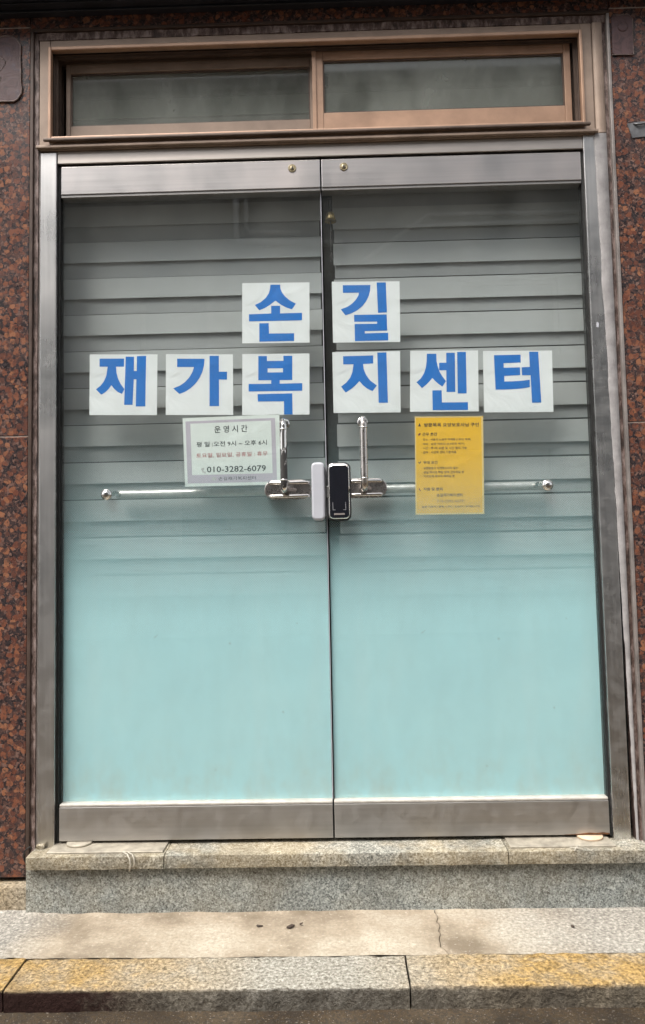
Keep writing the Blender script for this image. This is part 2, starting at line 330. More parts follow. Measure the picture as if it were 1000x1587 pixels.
# ------------------------------------------------------------------ mesh helpers
COL = scene.collection
def thing(name, label, cat, loc=(0, 0, 0), group=None):
    o = bpy.data.objects.new(name, None); COL.objects.link(o); o.location = loc; o.empty_display_size = 0.05
    o['label'] = label; o['category'] = cat
    if group: o['group'] = group
    return o
def setting(name, loc=(0, 0, 0)):
    o = bpy.data.objects.new(name, None); COL.objects.link(o); o.location = loc; o['kind'] = 'structure'; return o
def wloc(o):
    v = Vector((0, 0, 0))
    while o is not None: v = v + o.location; o = o.parent
    return v
class MB:
    """collects shapes given in world coordinates; build() links them as one mesh object"""
    def __init__(s): s.bm = bmesh.new(); s.sharp = False
    def _merge(s, b):
        me = bpy.data.meshes.new('t'); b.to_mesh(me); b.free(); s.bm.from_mesh(me); bpy.data.meshes.remove(me); return s
    def box(s, x0, x1, y0, y1, z0, z1, bev=0.0, seg=2):
        b = bmesh.new(); bmesh.ops.create_cube(b, size=1)
        for v in b.verts:
            v.co = Vector(((x0+x1)/2+v.co.x*(x1-x0), (y0+y1)/2+v.co.y*(y1-y0), (z0+z1)/2+v.co.z*(z1-z0)))
        if bev: bmesh.ops.bevel(b, geom=b.edges[:], offset=bev, segments=seg, affect='EDGES', profile=0.5)
        return s._merge(b)
    def rbox(s, x0, x1, y0, y1, z0, z1, r, bev=0.002, n=6):
        """box with rounded corners in the XZ plane"""
        pts = []
        for cx, cz, a0 in ((x1-r, z1-r, 0), (x0+r, z1-r, 90), (x0+r, z0+r, 180), (x1-r, z0+r, 270)):
            for i in range(n+1):
                a = rad(a0+90*i/n); pts.append((cx+r*math.cos(a), cz+r*math.sin(a)))
        return s.prism(pts, y0, y1, bev)
    def prism(s, pts, y0, y1, bev=0.0):
        """polygon in XZ extruded from y0 (front) to y1"""
        b = bmesh.new(); vs_ = [b.verts.new((x, y0, z)) for x, z in pts]
        f = b.faces.new(vs_)
        e = bmesh.ops.extrude_face_region(b, geom=[f]); new = [v for v in e['geom'] if isinstance(v, bmesh.types.BMVert)]
        for v in new: v.co.y = y1
        bmesh.ops.recalc_face_normals(b, faces=b.faces[:])
        if bev:
            ed = [q for q in b.edges if all(abs(v.co.y-y0) < 1e-7 for v in q.verts)]
            bmesh.ops.bevel(b, geom=ed, offset=bev, segments=2, affect='EDGES', profile=0.5)
        return s._merge(b)
    def flat(s, pts, y, hole=None):
        b = bmesh.new()
        def loop(p):
            v = [b.verts.new((x, y, z)) for x, z in p]
            return [b.edges.new((v[i], v[(i+1) % len(v)])) for i in range(len(v))]
        ed = loop(pts)
        if hole: ed += loop(hole)
        bmesh.ops.triangle_fill(b, use_beauty=True, use_dissolve=False, edges=ed, normal=(0, -1, 0))
        for f in b.faces:
            f.normal_update()
            if f.normal.y > 0: f.normal_flip()
        return s._merge(b)
    def tube(s, path, r, n=14, caps=True):
        b = bmesh.new(); rings = []; P = [Vector(p) for p in path]
        ref = Vector((0.137, 0.29, 0.951))
        for i, p in enumerate(P):
            t = (P[min(i+1, len(P)-1)]-P[max(i-1, 0)]).normalized()
            a = t.cross(ref).normalized(); c = t.cross(a)
            rr = r[i] if isinstance(r, (list, tuple)) else r
            rings.append([b.verts.new(p+rr*(math.cos(2*math.pi*k/n)*a+math.sin(2*math.pi*k/n)*c)) for k in range(n)])
        for A, B in zip(rings, rings[1:]):
            for k in range(n):
                f = b.faces.new((A[k], A[(k+1) % n], B[(k+1) % n], B[k])); f.smooth = True
        if caps: b.faces.new(rings[0]); b.faces.new(rings[-1])
        bmesh.ops.recalc_face_normals(b, faces=b.faces[:]); return s._merge(b)
    def lathe(s, c, axis, prof, n=24):
        """prof: (radius, distance along axis) pairs"""
        ax = Vector(axis).normalized(); a = ax.cross(Vector((0.3, 0.2, 0.93))).normalized(); d = ax.cross(a)
        b = bmesh.new(); rings = []
        for r, h in prof:
            rings.append([b.verts.new(Vector(c)+ax*h+max(r, 1e-5)*(math.cos(2*math.pi*k/n)*a+math.sin(2*math.pi*k/n)*d)) for k in range(n)])
        for A, B in zip(rings, rings[1:]):
            for k in range(n):
                f = b.faces.new((A[k], A[(k+1) % n], B[(k+1) % n], B[k])); f.smooth = True
        b.faces.new(rings[0]); b.faces.new(rings[-1])
        bmesh.ops.recalc_face_normals(b, faces=b.faces[:]); return s._merge(b)
    def rough(s, x0, x1, y0, y1, z0, z1, seg, amp, scale=30, bev=0.006, seed=0):
        """hewn block: a box cut into small faces and pushed about by noise"""
        b = bmesh.new()
        nx = max(1, int((x1-x0)/seg)); ny = max(1, int((y1-y0)/seg)); nz = max(1, int((z1-z0)/seg))
        def grid(f, na, nb):
            V = [[b.verts.new(f(i/na, j/nb)) for j in range(nb+1)] for i in range(na+1)]
            for i in range(na):
                for j in range(nb): b.faces.new((V[i][j], V[i+1][j], V[i+1][j+1], V[i][j+1]))
        L = lambda a, c, t: a+(c-a)*t
        grid(lambda u, v: (L(x0, x1, u), y0, L(z0, z1, v)), nx, nz); grid(lambda u, v: (L(x0, x1, u), y1, L(z0, z1, v)), nx, nz)
        grid(lambda u, v: (L(x0, x1, u), L(y0, y1, v), z1), nx, ny); grid(lambda u, v: (L(x0, x1, u), L(y0, y1, v), z0), nx, ny)
        grid(lambda u, v: (x0, L(y0, y1, u), L(z0, z1, v)), ny, nz); grid(lambda u, v: (x1, L(y0, y1, u), L(z0, z1, v)), ny, nz)
        bmesh.ops.remove_doubles(b, verts=b.verts[:], dist=1e-5); bmesh.ops.recalc_face_normals(b, faces=b.faces[:])
        for v in b.verts:
            # round the long edges
            ey = min(v.co.y-y0, y1-v.co.y); ez = min(v.co.z-z0, z1-v.co.z)
            if ey < 1e-6 and ez < 1e-6:
                v.co.y += bev*0.5*(1 if v.co.y < (y0+y1)/2 else -1); v.co.z += bev*0.5*(1 if v.co.z < (z0+z1)/2 else -1)
        for v in b.verts:
            q = mnoise.noise_vector(v.co*scale+Vector((seed*3.1, 0, 0)))+0.5*mnoise.noise_vector(v.co*scale*3+Vector((seed*1.7, 5, 0)))
            q.x *= 0.3; v.co += q*amp
        for f in b.faces: f.smooth = True
        s.sharp = True
        return s._merge(b)
    def build(s, name, mat, parent=None, label=None):
        me = bpy.data.meshes.new(name); base = wloc(parent) if parent else Vector((0, 0, 0))
        bmesh.ops.translate(s.bm, verts=s.bm.verts[:], vec=-base); s.bm.to_mesh(me); s.bm.free()
        if s.sharp: me.set_sharp_from_angle(angle=rad(42))
        me.materials.append(MAT[mat]); o = bpy.data.objects.new(name, me); COL.objects.link(o)
        if parent: o.parent = parent
        if label: o['label'] = label
        return o
def solo(name, mb, mat, label, cat, base, group=None):
    """a top-level thing that is one mesh, its origin at base"""
    bmesh.ops.translate(mb.bm, verts=mb.bm.verts[:], vec=-Vector(base))
    o = mb.build(name, mat); o.location = base; o['label'] = label; o['category'] = cat
    if group: o['group'] = group
    return o
TXT = bpy.data.curves.new('print_curve', 'FONT'); TXT.align_x = 'LEFT'; TXT.resolution_u = 2
def text_mesh(body, size, bold=0.0):
    TXT.body = body; TXT.size = size; TXT.offset = bold
    ob = bpy.data.objects.new('print_curve', TXT)
    me = bpy.data.meshes.new_from_object(ob)
    bpy.data.objects.remove(ob)
    return me
def put_text(mb, body, x0, x1, zc, y, h, bold=0.0, ang=0.0, pivot=None):
    """set a line of text between x0 and x1 (stretched to fit), centred on height zc"""
    me = text_mesh(body, h*1.25, bold*h)
    xs = [v.co.x for v in me.vertices]; ys = [v.co.y for v in me.vertices]
    if not xs: return
    ax, bx, ay, by = min(xs), max(xs), min(ys), max(ys)
    for v in me.vertices:
        X = x0+(v.co.x-ax)/(bx-ax)*(x1-x0); Z = zc+(v.co.y-(ay+by)/2)/(by-ay)*h
        if pivot:
            dx, dz = X-pivot[0], Z-pivot[1]; X = pivot[0]+dx*math.cos(ang)-dz*math.sin(ang); Z = pivot[1]+dx*math.sin(ang)+dz*math.cos(ang)
        v.co = Vector((X, y, Z))
    me.update(); b = bmesh.new(); b.from_mesh(me); bpy.data.meshes.remove(me)
    for f in b.faces:
        f.normal_update()
        if f.normal.y > 0: f.normal_flip()
    mb._merge(b)

# ================================================================== SETTING
# street: one sheet to the horizon
mb = MB(); b = bmesh.new()
xs = [-120, -30, -8, -3]+[-2+0.08*i for i in range(70)]+[4, 10, 30, 120]; ys = [-120, -30, -9, -4, -2.5]+[-2+0.06*i for i in range(27)]+[0.3, 8]
V = [[b.verts.new((x, y, -0.2225+(0.0035*mnoise.noise(Vector((x*3, y*3, 0))) if -2 < x < 4 and y > -2.5 else 0))) for y in ys] for x in xs]
for i in range(len(xs)-1):
    for j in range(len(ys)-1):
        f = b.faces.new((V[i][j], V[i+1][j], V[i+1][j+1], V[i][j+1])); f.smooth = True
mb._merge(b); o = mb.build('street', 'asphalt'); o['kind'] = 'structure'

# the low step in front of the door: granite kerb stones and a concrete tread
pave = setting('pavement')
for i, (a, c) in enumerate(((-1.60, -0.95), (-0.947, 0.030), (0.034, 0.969), (0.9735, 1.90), (1.904, 2.85))):
    MB().rough(a, c, -0.430+0.002*(i % 2), -0.288, -0.30, -0.172-0.002*((i+1) % 2), 0.012, 0.0032, 38, 0.004, i).build('kerb_stone', 'kerb', pave)
crack = [(-0.298, 1.083), (-0.282, 1.079), (-0.262, 1.072), (-0.255, 1.064), (-0.24, 1.067), (-0.215, 1.066), (-0.19, 1.074), (-0.172, 1.071), (-0.15, 1.079), (-0.125, 1.072), (-0.10, 1.080), (-0.07, 1.074), (-0.052, 1.078)]
def crack_x(y):
    for (y0, a), (y1, c) in zip(crack, crack[1:]):
        if y0 <= y <= y1: return a+(c-a)*(y-y0)/(y1-y0)
    return crack[0][1] if y < crack[0][0] else crack[-1][1]
def tread(xa, xb, la, lb):
    b = bmesh.new(); ny = 26; nx = int((xb-xa)/0.02)
    Y = [-0.2925+(0.2405)*j/ny for j in range(ny+1)]
    rows = []
    for i in range(nx+1):
        r = []
        for y in Y:
            x0 = crack_x(y)+0.0006+0.0013*abs(mnoise.noise(Vector((y*60, 1, 1)))) if la else xa; x1 = crack_x(y)-0.0014 if lb else xb
            x = x0+(x1-x0)*i/nx
            z = -0.1738+0.0022*mnoise.noise(Vector((x*7, y*9, 1)))+0.0018*mnoise.noise(Vector((x*30, y*30, 4)))
            t = max(0, (y+0.082)/0.026)
            z += t*t*0.006*(0.6+0.8*mnoise.noise(Vector((x*11, 2, 0)))) 
            if x < 0.02: z += 0.004*mnoise.noise(Vector((x*45, y*45, 9)))+0.003
            r.append(b.verts.new((x, y, z)))
        rows.append(r)
    for i in range(nx):
        for j in range(ny):
            f = b.faces.new((rows[i][j], rows[i+1][j], rows[i+1][j+1], rows[i][j+1])); f.smooth = True
    # sides of the slab go down
    for r in (rows[0], rows[-1]):
        lo = [b.verts.new((v.co.x, v.co.y, -0.2)) for v in r]
        for j in range(ny): b.faces.new((r[j], r[j+1], lo[j+1], lo[j]))
    q = MB(); q._merge(b); return q
tread(-1.6, 1.075, False, True).build('concrete_slab', 'concrete', pave)
tread(1.075, 2.85, True, False).build('concrete_slab', 'concrete', pave)
MB().box(-1.6, 2.85, -0.286, -0.05, -0.30, -0.19).build('bedding', 'mortar', pave)

# threshold: granite riser and three sill slabs
thr = setting('threshold')
MB().rough(-0.070, 2.4, -0.060, 0.05, -0.24, -0.047, 0.03, 0.0006, 20, 0.003, 2).build('riser_slab', 'riser', thr)
MB().rough(-0.062, 0.3235, -0.082, 0.10, -0.046, -0.009, 0.012, 0.0016, 24, 0.003, 3).build('sill_slab', 'sill', thr)
MB().rough(0.3265, 1.279, -0.082, 0.10, -0.045, -0.008, 0.012, 0.0014, 24, 0.003, 4).build('sill_slab', 'sill', thr)
MB().rough(1.2815, 1.668, -0.083, 0.10, -0.045, -0.0085, 0.012, 0.0015, 24, 0.003, 5).build('sill_slab', 'sill', thr)
MB().box(1.672, 2.4, -0.05, 0.10, -0.046, -0.012, 0.004).build('side_slab', 'concrete', thr)

# dim room behind the door
rm = MB()
rm.box(-1.4, 3.0, 2.6, 2.7, -0.05, 2.8).box(-1.4, -1.3, 0.22, 2.6, -0.05, 2.8).box(2.9, 3.0, 0.22, 2.6, -0.05, 2.8).box(-1.3, 2.9, 0.2, 2.6, 2.7, 2.8).box(-1.3, 2.9, 0.101, 2.6, -0.1, -0.02)
o = rm.build('interior_room', 'room'); o['kind'] = 'structure'

# ================================================================== GRANITE WALL
wall = thing('granite_wall', 'polished brown speckled granite wall around the glass double door', 'wall', (-0.6, 0.0, -0.17))
YF = -0.014
def panel(x0, x1, z0, z1): MB().box(x0, x1, YF, 0.018, z0, z1, 0.0015, 1).build('granite_panel', 'granite', wall)
for x0, x1 in ((-2.6, -1.092), (-1.088, -0.0915)):
    panel(x0, x1, 1.1925, 2.468); panel(x0, x1, -0.090, 1.1885)
for x0, x1 in ((1.6895, 2.690), (2.694, 4.2)):
    panel(x0, x1, 1.1925, 2.468); panel(x0, x1, -0.090, 1.1885)
for x0, x1, z0 in ((-2.6, -0.0935, 2.4715), (-0.0905, 1.6895, 2.464), (1.6925, 4.2, 2.4715)): panel(x0, x1, z0, 3.2)
for x0, x1 in ((-2.6, 0.8), (0.804, 4.2)): panel(x0, x1, 3.2035, 5.6)
mo = MB()
for x0, x1 in ((-2.6, -0.0925), (1.691, 4.2)):
    mo.box(x0, x1, YF+0.002, 0.017, 1.1880, 1.1930); mo.box(x0, x1, YF+0.002, 0.017, 2.4675, 2.4720)
mo.build('joint_mortar', 'mortar', wall)
bk = MB()
bk.box(-2.6, -0.095, 0.0185, 0.20, -0.30, 2.44).box(1.692, 4.2, 0.0185, 0.20, -0.30, 2.44).box(-2.6, 4.2, 0.0185, 0.20, 2.441, 5.6)
bk.build('backing_wall', 'room', wall)
MB().rough(-2.6, -0.072, -0.052, 0.018, -0.24, -0.103, 0.03, 0.0012, 18, 0.004, 8).build('wall_base', 'kerb', wall)
MB().rough(1.72, 4.2, -0.010, 0.018, -0.24, -0.095, 0.03, 0.001, 18, 0.004, 9).build('wall_base', 'kerb', wall)

# canopy / fascia over the entrance
can = thing('entrance_canopy', 'dark painted metal canopy above the granite lintel', 'canopy', (0.8, -0.02, 2.497))
MB().box(-2.6, 4.2, -0.085, YF-0.001, 2.506, 2.55).build('soffit_panel', 'soffit', can)
MB().box(-2.6, 4.2, -0.105, -0.086, 2.500, 2.98, 0.004).build('fascia', 'soffit', can)
MB().box(-2.6, 4.2, -0.085, YF-0.001, 2.90, 2.96).build('top_panel', 'soffit', can)
MB().box(-2.6, 4.2, -0.040, YF-0.001, 2.498, 2.5055, 0.002).build('edge_trim', 'soffit', can)
MB().box(-2.6, 4.2, -0.072, -0.060, 2.501, 2.5055, 0.001).build('edge_trim', 'soffit', can)

# ================================================================== EDGE STRIPS AND STEEL FRAME
fr = thing('door_frame', 'brushed stainless steel door frame between the granite panels', 'door frame', (0.8, 0.0, -0.008))
MB().box(-0.060, -0.0105, -0.008, 0.046, -0.010, 2.069, 0.002).build('jamb', 'steel_post', fr)
MB().box(1.5965, 1.646, -0.008, 0.046, -0.010, 2.074, 0.002).build('jamb', 'steel_post', fr)
MB().box(-0.0100, 1.5960, -0.004, 0.060, 2.034, 2.0735, 0.002).build('header', 'steel_header', fr)
MB().box(-0.010, -0.0035, 0.006, 0.040, -0.002, 2.034).build('gasket', 'black_gap', fr)
MB().box(1.5905, 1.5962, 0.006, 0.040, -0.002, 2.034).build('gasket', 'black_gap', fr)
# strips on the left
MB().box(-0.0905, -0.0795, -0.017, 0.02, -0.09, 2.452, 0.002).build('edge_strip', 'bronze_strip', fr)
MB().rough(-0.0790, -0.0660, -0.010, 0.02, -0.03, 2.44, 0.012, 0.0018, 40, 0.001, 3).build('sealant_bead', 'mottle', fr)
MB().box(-0.0658, -0.0603, -0.006, 0.02, -0.012, 2.10, 0.001).build('edge_strip', 'pale_strip', fr)
# right: uneven pale sealant smeared over the jamb's edge, a brown joint and a pale strip
for part_ in (0, 1):
  b = bmesh.new(); n = 220; Lf = []
  for i in range(n+1):
    z = (-0.012+2.088*i/n) if part_ == 0 else (2.078+0.35*i/n)
    t = (z+0.012)/2.44
    xl = 1.660-0.030*min(1, t*1.25)+0.0035*mnoise.noise(Vector((0, 0, z*9)))+0.0016*mnoise.noise(Vector((3, 0, z*40)))
    xm = 1.6655; xr = 1.6745-0.0008*math.sin(z*5)
    if z > 2.085: xl = max(xl, 1.6345)
    Lf.append([b.verts.new((xl, -0.0084 if z < 2.075 else -0.0005, z)), b.verts.new((xl+0.005, -0.0112, z)), b.verts.new((xm, -0.0125+0.0012*mnoise.noise(Vector((1, 0, z*25))), z)), b.verts.new((xm+0.002, -0.004, z))])
  for A, B in zip(Lf, Lf[1:]):
    for k in range(3):
        f = b.faces.new((A[k], A[k+1], B[k+1], B[k])); f.smooth = True
  q = MB(); q._merge(b); q.build('sealant_bead', ('sealant', 'bronze_frame')[part_], fr)
MB().rough(1.6600, 1.6795, -0.005, 0.02, -0.05, 2.445, 0.012, 0.0015, 40, 0.001, 5).build('sealant_bead', 'mottle', fr)
MB().box(1.6790, 1.6885, -0.018, 0.02, -0.05, 2.452, 0.002).build('edge_strip', 'pale_strip', fr)
MB().rough(-0.079, 1.679, -0.010, 0.02, 2.428, 2.452, 0.014, 0.0022, 40, 0.001, 6).build('sealant_bead', 'mottle', fr)
MB().box(-0.0905, 1.6885, -0.0165, 0.02, 2.4525, 2.4625, 0.002).build('edge_strip', 'bronze_strip', fr)
MB().rough(-0.056, -0.034, -0.024, -0.0085, -0.010, 0.003, 0.005, 0.0012, 60, 0.002, 2).build('jamb_foot', 'sill', fr)
MB().rbox(1.612, 1.6185, -0.0105, -0.0078, 1.478, 1.494, 0.003, 0.001).build('scuff_patch', 'white_plastic', fr)

# ================================================================== TRANSOM WINDOW
tw = thing('transom_window', 'brown aluminium sliding transom window above the door', 'window', (0.8, 0.0, 2.076))
def frame(mb_, x0, x1, z0, z1, t, y0, y1, bev=0.0015, tb=None, tt=None):
    tb = tb or t; tt = tt or t
    mb_.box(x0, x0+t, y0, y1, z0, z1, bev).box(x1-t, x1, y0, y1, z0, z1, bev).box(x0+t+0.0002, x1-t-0.0002, y0+0.0004, y1, z1-tt, z1, bev).box(x0+t+0.0002, x1-t-0.0002, y0+0.0004, y1, z0, z0+tb, bev); return mb_
frame(MB(), -0.0640, 1.6340, 2.0745, 2.4270, 0.034, -0.010, 0.012, 0.002, 0.030, 0.030).build('outer_frame', 'bronze_frame', tw)
frame(MB(), -0.0345, 1.6040, 2.1000, 2.4020, 0.0095, -0.019, -0.0005, 0.0025, 0.014, 0.012).build('inner_lip', 'bronze', tw)
frame(MB(), -0.0300, 1.6000, 2.1050, 2.3960, 0.005, 0.0125, 0.085, 0.001, 0.013, 0.004).build('track_frame', 'bronze_dark', tw)
for yy in (0.016, 0.040, 0.064):
    for x0_, x1_, z0_, z1_ in ((-0.0248, 1.5948, 2.1181, 2.127), (-0.0248, 1.5948, 2.384, 2.3919), (-0.0248, -0.015, 2.1272, 2.3838), (1.585, 1.5948, 2.1272, 2.3838)):
        MB().box(x0_, x1_, yy, yy+0.003, z0_, z1_).build('track_rib', 'bronze_dark', tw)
MB().box(-0.070, 1.64, -0.022, -0.0105, 2.0765, 2.0855, 0.002).build('sill_lip', 'bronze_frame', tw)
MB().box(-0.045, 1.615, -0.030, -0.0195, 2.0945, 2.1035, 0.0025).build('sill_lip', 'bronze_dark', tw)
def sash(x0, x1, z0, z1, y, l, r, bt, tp, mat='bronze'):
    m = MB(); y1 = y+0.022
    m.box(x0, x0+l, y, y1, z0, z1, 0.0015).box(x1-r, x1, y, y1, z0, z1, 0.0015)
    m.box(x0+l+0.0002, x1-r-0.0002, y+0.001, y1, z0, z0+bt, 0.0015).box(x0+l+0.0002, x1-r-0.0002, y+0.001, y1, z1-tp, z1, 0.0015)
    s_ = m.build('sash', mat, tw)
    MB().box(x0+l-0.004, x1-r+0.004, y+0.010, y+0.014, z0+bt-0.004, z1-tp+0.004).build('pane', 'glass_transom', s_)
    frame(MB(), x0+l+0.0003, x1-r-0.0003, z0+bt+0.0003, z1-tp-0.0003, 0.004, y+0.005, y+0.0097, 0.0006).build('glazing_bead', 'bronze_dark', s_)
    return s_
sash(-0.002, 0.800, 2.128, 2.394, 0.046, 0.014, 0.03, 0.056, 0.036, 'bronze_frame')
rs = sash(0.778, 1.578, 2.128, 2.396, 0.0215, 0.034, 0.020, 0.060, 0.038)
MB().box(0.7785, 0.7905, 0.0165, 0.0213, 2.130, 2.394, 0.001).build('interlock_strip', 'bronze', rs)
MB().rbox(0.815, 0.829, 0.0355, 0.052, 2.285, 2.325, 0.004, 0.002).build('latch', 'black_plastic', rs)

# blind behind the transom
tb = thing('transom_blind', 'grey banded blind seen through the transom window panes', 'blind', (0.8, 0.15, 2.05))
for i, (a, c, k) in enumerate(((2.33, 2.46, 'blind_sheer'), (2.262, 2.325, 'blind'), (2.206, 2.2585, 'blind_sheer'), (2.08, 2.203, 'blind'))):
    MB().box(-0.02, 1.60, 0.135 if k == 'blind' else 0.141, 0.1365 if k == 'blind' else 0.1425, a, c).build('fabric_band', k, tb)

# ================================================================== BLINDS BEHIND THE DOORS
def blind(x0, x1, ztop, period, light, shadow_gap, label):
    t = thing('zebra_blind', label, 'blind', ((x0+x1)/2, 0.12, 0.25), 'zebra blinds behind the door leaves')
    MB().tube([(x0+0.01, 0.128, 2.03), (x1-0.01, 0.128, 2.03)], 0.022).build('roller', 'bronze_dark', t)
    MB().box(x0, x1, 0.125, 0.126, ztop+0.003, 2.03).build('fabric_band', 'blind_sheer', t)
    k = 0
    while ztop-k*period > 0.40:
        z1 = ztop-k*period; z0 = z1-light
        MB().box(x0, x1, 0.1150, 0.1162, z0, z1).build('fabric_band', 'blind', t)
        MB().box(x0+0.004, x1-0.004, 0.1240, 0.1250, z1-period+shadow_gap, z0+0.015).build('sheer_band', 'blind_sheer', t)  # sheer strip stops short: the dark slit imitates a shadow line
        k += 1
    MB().box(x0, x1, 0.110, 0.124, z1-period-0.02, z1-period+0.0005, 0.003).build('bottom_bar', 'satin', t)
blind(-0.050, 0.7935, 1.955, 0.1188, 0.066, 0.0045, 'left of two grey banded roller blinds behind the glass doors')
blind(0.8330, 1.6250, 1.927, 0.1165, 0.070, 0.0065, 'right of two grey banded roller blinds behind the glass doors')

# ================================================================== GLASS DOORS
def door(x0, x1, side, label):
    d = thing('glass_door', label, 'door', ((x0+x1)/2, 0.02, 0.0), 'leaves of the double door')
    tr_ = MB().box(x0, x1, 0.0, 0.042, 1.9385, 2.0265, 0.0015).build('top_rail', 'steel_rail', d)
    MB().box(x0, x1, 0.003, 0.039, 1.9300, 1.9383, 0.0008).build('rail_lip', 'lip_top', tr_)
    lx = 0.712 if side < 0 else 0.870
    c = MB().lathe((lx, 0.0005, 2.001), (0, -1, 0), [(0.0125, 0), (0.0125, 0.002), (0.0105, 0.0035), (0.0100, 0.0025), (0.0080, 0.0025), (0.0078, 0.0035), (0.0, 0.0035)], 24).build('lock_cylinder', 'pale_brass', tr_)
    MB().prism([(lx-0.0015, 1.996), (lx+0.0015, 1.996), (lx+0.0024, 2.001), (lx+0.0015, 2.006), (lx-0.0015, 2.006), (lx-0.0024, 2.001)], -0.0042, -0.002).build('keyhole', 'black_gap', tr_)
    br = MB().box(x0, x1, 0.0, 0.042, 0.004, 0.0995, 0.0015).build('bottom_rail', 'steel_dull', d)
    MB().box(x0, x1, 0.001, 0.041, 0.1000, 0.1085, 0.003).build('rail_lip', 'lip', br)
    if side > 0: MB().prism([(1.46, 0.0045), (1.588, 0.0045), (1.588, 0.008), (1.57, 0.0105), (1.55, 0.0085), (1.53, 0.010), (1.50, 0.0065), (1.48, 0.006)], -0.0006, 0.0002).build('rust_stain', 'rust', br)
    MB().box(x0+0.001, x1-0.001, 0.0150, 0.0270, 0.1040, 1.9340).build('glass_pane', 'glass', d)
    MB().flat([(x0+0.0015, 0.1045), (x1-0.0015, 0.1045), (x1-0.0015, 1.9335), (x0+0.0015, 1.9335)], 0.0277).build('frosted_film', 'film', d)
    # upright pull handle on its lock plate
    hx = 0.675 if side < 0 else 0.909
    px0, px1 = (0.613, 0.752) if side < 0 else (0.840, 0.977)
    yh = -0.048
    hm = 'peel' if side < 0 else 'satin'
    top, bot = 1.214, 1.012
    R_ = 0.020; arc = [rad(90*i/6) for i in range(7)]
    path = [(hx, 0.0148, top), (hx, yh+R_+0.004, top)] + [(hx, yh+R_-R_*math.sin(a_), top-R_+R_*math.cos(a_)) for a_ in arc]
    path += [(hx, yh, bot+R_+(top-bot-2*R_)*(1-i/8)) for i in range(1, 8)]
    path += [(hx, yh+R_-R_*math.cos(a_), bot+R_-R_*math.sin(a_)) for a_ in arc] + [(hx, -0.002, bot)]
    hd = MB().tube(path, 0.0106, 20).build('handle', hm, d)
    MB().lathe((hx, 0.0148, top), (0, -1, 0), [(0.0165, 0), (0.0165, 0.006), (0.014, 0.009), (0.0108, 0.0095)], 22).build('flange', 'chrome', hd)
    for zc in (top-0.027, bot+0.026):
        MB().lathe((hx, yh, zc), (0, 0, 1), [(0.0106, -0.0022), (0.0116, -0.0018), (0.0116, 0.0018), (0.0106, 0.0022)], 20).build('collar', 'chrome', hd)
    pl = MB().rbox(px0, px1, -0.003, 0.0148, 0.986, 1.043, 0.0275, 0.002, 10).build('lock_plate', 'satin', d)
    for z0, z1 in ((1.029, 1.040), (0.989, 1.000)):
        xa, xb = (px0+0.014, px1-0.004) if side < 0 else (px0+0.004, px1-0.014)
        MB().tube([(xa, -0.003, (z0+z1)/2+(0.0 if z1 > 1.02 else 0.0)), (xa+0.006, -0.007, (z0+z1)/2), (xb-0.006, -0.007, (z0+z1)/2), (xb, -0.003, (z0+z1)/2)], 0.0052, 12).build('plate_rib', 'chrome', pl)
    sl = (px0+0.045, px0+0.072) if side < 0 else (px1-0.072, px1-0.045)
    MB().rbox(sl[0]+0.012*side*-1+0.012, sl[1]+0.012*side*-1+0.012, -0.0055, -0.0028, 1.008, 1.018, 0.0045, 0.001).build('plate_slot', 'pale_strip', pl)
    # push bar on the inside with its through-bolt
    zb = 1.0175
    bx0, bx1 = (0.150, 0.700) if side < 0 else (0.885, 1.462)
    bar = MB().lathe((bx0, 0.078, zb), (1, 0, 0), [(0.0, -0.004), (0.008, -0.0025), (0.0122, 0.002), (0.0135, 0.008), (0.0135, bx1-bx0-0.008), (0.0122, bx1-bx0-0.002), (0.0, bx1-bx0+0.004)], 18).build('push_bar', 'bar', d)
    bx = 0.137 if side < 0 else 1.453
    MB().tube([(bx+0.02*(-side), 0.078, zb), (bx+0.02*(-side), 0.0285, zb)], 0.008, 14).build('bar_standoff', 'chrome', bar)
    MB().lathe((bx, 0.0148, 1.012), (0, -1, 0), [(0.0165, 0), (0.0165, 0.008), (0.0150, 0.0105), (0.0125, 0.0115), (0.0115, 0.016), (0.009, 0.019), (0.0, 0.0195)], 28).build('bar_bolt', 'chrome', d)
    return d
MAT['rust'] = simple('rust_stain', (0.16, 0.070, 0.028), 0.8, 0.0, 0.35, 90)
dl = door(0.0005, 0.7970, -1, 'left glass door leaf with peeling film on its upright handle')
dr = door(0.8015, 1.5890, 1, 'right glass door leaf carrying the black keypad lock')
MB().box(0.7965, 0.7985, 0.0155, 0.0265, 0.1087, 1.9297).build('edge_seal', 'white_plastic', dl)

# electronic lock halves
lk = MB().rbox(0.7535, 0.7925, -0.022, 0.0148, 0.921, 1.092, 0.013, 0.006, 6).build('lock_housing', 'white_plastic', dl, 'pale grey housing of the electronic lock')
MB().rbox(0.7925, 0.7955, -0.010, 0.012, 0.935, 1.078, 0.001, 0.0005).build('housing_edge', 'print_grey', lk)
lb = MB().rbox(0.7985, 0.8695, -0.024, 0.0148, 0.918, 1.090, 0.018, 0.005, 8).build('lock_housing', 'black_plastic', dr, 'black keypad housing of the electronic lock')
pts_o = []; pts_i = []
def rr(x0, x1, z0, z1, r, n=8):
    p = []
    for cx, cz, a0 in ((x1-r, z1-r, 0), (x0+r, z1-r, 90), (x0+r, z0+r, 180), (x1-r, z0+r, 270)):
        for i in range(n+1):
            a = rad(a0+90*i/n); p.append((cx+r*math.cos(a), cz+r*math.sin(a)))
    return p
b = bmesh.new(); A = rr(0.8035, 0.8655, 0.923, 1.0855, 0.014); C = rr(0.8065, 0.8625, 0.9255, 1.0800, 0.011)
